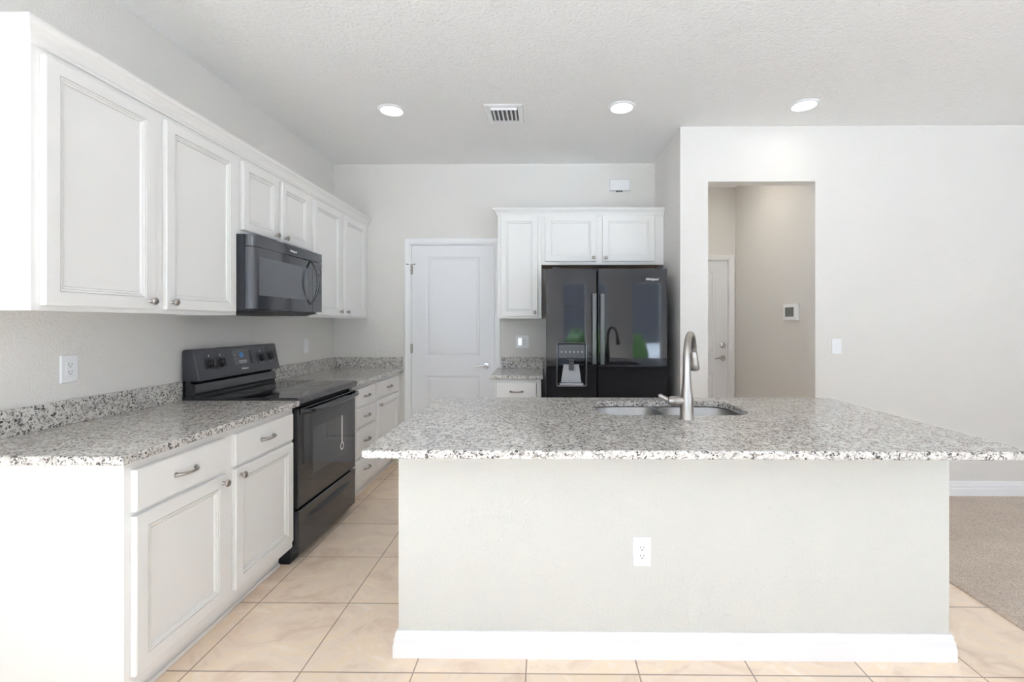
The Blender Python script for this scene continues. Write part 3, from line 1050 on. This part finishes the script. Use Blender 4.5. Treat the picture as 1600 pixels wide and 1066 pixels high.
MB().lathe(lambda u, v, n: Vector((u, v, n)), 0.208, YF + 0.030, [(0.040, 1.051), (0.036, 1.038), (0.022, 1.028), (0.0, 1.028)], 20).build('dispenser_nozzle', M['dgrey'], dl, smooth=True)
for d, x in ((dl, 0.381), (dr, 0.447)):
    h = MB()
    f = FB(YF)
    h.prism([(0.0, 0.012), (0.004, 0.048), (0.010, 0.052), (0.546, 0.052), (0.552, 0.048), (0.556, 0.012), (0.536, 0.012), (0.530, 0.030), (0.026, 0.030), (0.020, 0.012)],
            x - 0.0155, x + 0.0155, lambda p, q, a: Vector((a, YF + 0.0125 - q, 1.002 + p)))
    h.build('handle', M['fridgehandle'], d, bevel=0.003)
lettering('Whirlpool', 'lettering', 0.026, fF(0.782, 1.655, -0.0005), (1, 0, 0), (0, 0, 1), M['logo'], dr, shear=0.25, depth=0.002, width=0.9)
dr.rotation_euler = (0, 0, math.radians(-0.6))     # the door hangs a touch out of true


# ------------------------------------------------------------------ wall plates
def outlet(f, u, v, root_loc, label, cat='outlet', w=0.072, h=0.116, name='electrical_outlet'):
    t = thing(name, root_loc, label, cat, 'white wall outlets')
    MB().rings(f, u - w / 2, u + w / 2, v - h / 2, v + h / 2, [(0, 0.0005), (0, 0.004), (0.003, 0.0065)]).build('plate', M['plastic'], t)
    r = MB().rings(f, u - 0.0165, u + 0.0165, v - 0.033, v + 0.033, [(0, 0.0066), (0, 0.008), (0.001, 0.0085)]).build('receptacle', M['plastic'], t)
    s = MB()
    for dv in (0.016, -0.016):
        s.box(u - 0.0075, u - 0.0055, v + dv - 0.001, v + dv + 0.007, 0.0086, 0.0090, f)
        s.box(u + 0.0055, u + 0.0075, v + dv, v + dv + 0.007, 0.0086, 0.0090, f)
        s.lathe(f, u, v + dv - 0.007, [(0.0025, 0.0086), (0.0025, 0.0090)], 10)
    s.build('slots', M['slot'], r)
    return t


def switch(f, u, v, root_loc, label, w=0.072, h=0.116):
    t = thing('light_switch', root_loc, label, 'switch')
    MB().rings(f, u - w / 2, u + w / 2, v - h / 2, v + h / 2, [(0, 0.0005), (0, 0.004), (0.003, 0.0065)]).build('plate', M['plastic'], t)
    MB().loops([[f(u - 0.0165, v - 0.033, n0), f(u + 0.0165, v - 0.033, n0), f(u + 0.0165, v + 0.033, n1), f(u - 0.0165, v + 0.033, n1)] for n0, n1 in ((0.0066, 0.0066), (0.0075, 0.011))]).build('rocker', M['plastic'], t)
    return t


outlet(FL(XL), 1.920, 1.133, (XL, 1.92, 1.133), 'white duplex outlet on the left wall above the near countertop')
outlet(FB(IY0), 0.385, 0.419, (0.385, IY0, 0.419), 'white duplex outlet on the front of the island')
switch(FL(XL), 3.845, 1.134, (XL, 3.845, 1.134), 'small white switch on the left wall beyond the range')
switch(FB(YR), 2.226, 1.147, (2.226, YR, 1.147), 'white rocker switch on the wall right of the hall opening')
t = thing('outlet_and_switch', (-0.21, YB, 1.148), 'double white plate with switch and outlet above the tiny countertop', 'outlet')
f = FB(YB)
MB().rings(f, -0.273, -0.147, 1.089, 1.207, [(0, 0.0005), (0, 0.004), (0.003, 0.0065)]).build('plate', M['plastic'], t)
MB().rings(f, -0.250, -0.217, 1.115, 1.181, [(0, 0.0066), (0, 0.009), (0.002, 0.010)]).build('rocker', M['nightlight'], t)
r = MB().rings(f, -0.203, -0.170, 1.115, 1.181, [(0, 0.0066), (0, 0.008), (0.001, 0.0085)]).build('receptacle', M['plastic'], t)
s = MB()
for dv in (0.016, -0.016):
    s.box(-0.1945, -0.192, 1.147 + dv, 1.155 + dv, 0.0086, 0.009, f).box(-0.181, -0.1785, 1.147 + dv, 1.155 + dv, 0.0086, 0.009, f)
    s.lathe(f, -0.1865, 1.141 + dv, [(0.0027, 0.0086), (0.0027, 0.009)], 10)
s.build('slots', M['slot'], r)

# chime box, high on the back wall
t = thing('door_chime', (0.704, YB, 2.56), 'white rectangular chime box high on the wall above the refrigerator cabinet', 'door chime')
f = FB(YB)
MB().rings(f, 0.608, 0.802, 2.568, 2.672, [(0, 0.0005), (0, 0.030), (0.006, 0.036)]).build('cover', M['plastic'], t)
b = MB()
for i in range(3):
    b.box(0.672 + i * 0.022, 0.686 + i * 0.022, 2.560, 2.5675, 0.008, 0.022, f)
b.build('terminal', M['slot'], t)

# control panel on the hall wall
f = FR(HX)
t = thing('thermostat', (HX, 3.95, 1.40), 'white wall thermostat with grey screen inside the hall opening', 'thermostat')
MB().rings(f, 3.868, 4.078, 1.348, 1.488, [(0, 0.0005), (0, 0.022), (0.004, 0.027), (0.010, 0.028)]).build('case', M['plastic'], t)
MB().rings(f, 3.905, 4.045, 1.380, 1.460, [(0, 0.0281), (0.002, 0.0290)]).build('screen', M['screen'], t)

# ------------------------------------------------------------------ ceiling fixtures
fc = FC(ZC)
for x, y, lab in ((-1.080, 3.250, 'round recessed ceiling light left of the air vent'),
                  (0.536, 3.222, 'round recessed ceiling light right of the air vent, before the refrigerator'),
                  (1.787, 3.203, 'round recessed ceiling light in front of the hall opening')):
    t = thing('recessed_light', (x, y, ZC), lab, 'ceiling light', 'recessed ceiling lights')
    MB().lathe(fc, x, y, [(0.062, 0.0005), (0.094, 0.0005), (0.094, 0.004), (0.088, 0.010), (0.078, 0.012), (0.072, 0.008), (0.070, 0.0005)], 36).build('trim_ring', M['trim'], t, smooth=True)
    MB().lathe(fc, x, y, [(0.069, 0.0008), (0.069, 0.004), (0.060, 0.006), (0.0, 0.0075)], 36).build('lens', M['lens'], t, smooth=True)
    l = bpy.data.lights.new('recessed_bulb', 'AREA')
    l.shape = 'DISK'
    l.size = 0.13
    l.energy = 0.8
    l.color = (1.0, 0.95, 0.88)
    o = bpy.data.objects.new('recessed_bulb', l)
    COL.objects.link(o)
    o.parent = t
    o.location = (0, 0, -0.009)

l = bpy.data.lights.new('hall_fill', 'AREA')       # unseen fill light added to brighten the hall
l.shape = 'DISK'
l.size = 0.25
l.energy = 5.0
l.color = (1.0, 0.93, 0.80)
o = bpy.data.objects.new('hall_fill', l)
COL.objects.link(o)
o.location = (1.5, 4.25, ZC - 0.02)

t = thing('air_vent', (-0.285, 3.31, ZC), 'white square ceiling air vent with angled louvers', 'vent')
VX0, VX1, VY0, VY1 = -0.420, -0.150, 3.168, 3.462
MB().rings(fc, VX0, VX1, VY0, VY1, [(0, 0.0005), (0, 0.003), (0.008, 0.009), (0.036, 0.011), (0.040, 0.009), (0.040, 0.0015)], cap0=False, cap1=False).build('frame', M['trim'], t)
MB().box(VX0 + 0.041, VX1 - 0.041, VY0 + 0.041, VY1 - 0.041, 0.0006, 0.0014, fc).build('duct_shade_sheet', M['duct'], t)  # flat dark sheet in place of the shaded recess behind the louvers
a0, a1 = VX0 + 0.043, VX1 - 0.043
for k in range(6):
    x = a0 + (a1 - a0) * (k + 0.5) / 6
    MB().loops([[fc(x - 0.008, y, 0.002), fc(x - 0.002, y, 0.002), fc(x + 0.009, y, 0.020), fc(x + 0.003, y, 0.020)] for y in (VY0 + 0.045, VY1 - 0.045)]).build('louver', M['trim'], t)
MB().box(a0, a1, VY0 + 0.042, VY0 + 0.0445, 0.002, 0.024, fc).build('rim_bar', M['trim'], t)

# ------------------------------------------------------------------ garden seen only as a reflection
for i, (x, y, r) in enumerate(((-0.2, -7.2, 0.62), (1.15, -7.6, 0.66), (2.5, -7.3, 0.60))):
    bm = bmesh.new()
    bmesh.ops.create_icosphere(bm, subdivisions=4, radius=r)
    for v in bm.verts:
        v.co *= 1 + random.uniform(-0.12, 0.10)
        v.co.z *= 1.0
        v.co += Vector((x, y, r - 0.2))
    mb = MB()
    mb.bm = bm
    o = mb.build('garden_shrub', M['leaf'])
    marking(o, 'rounded green garden shrub outside the rear glass, seen as a reflection in the refrigerator', 'shrub', 'shrubs reflected in the refrigerator')
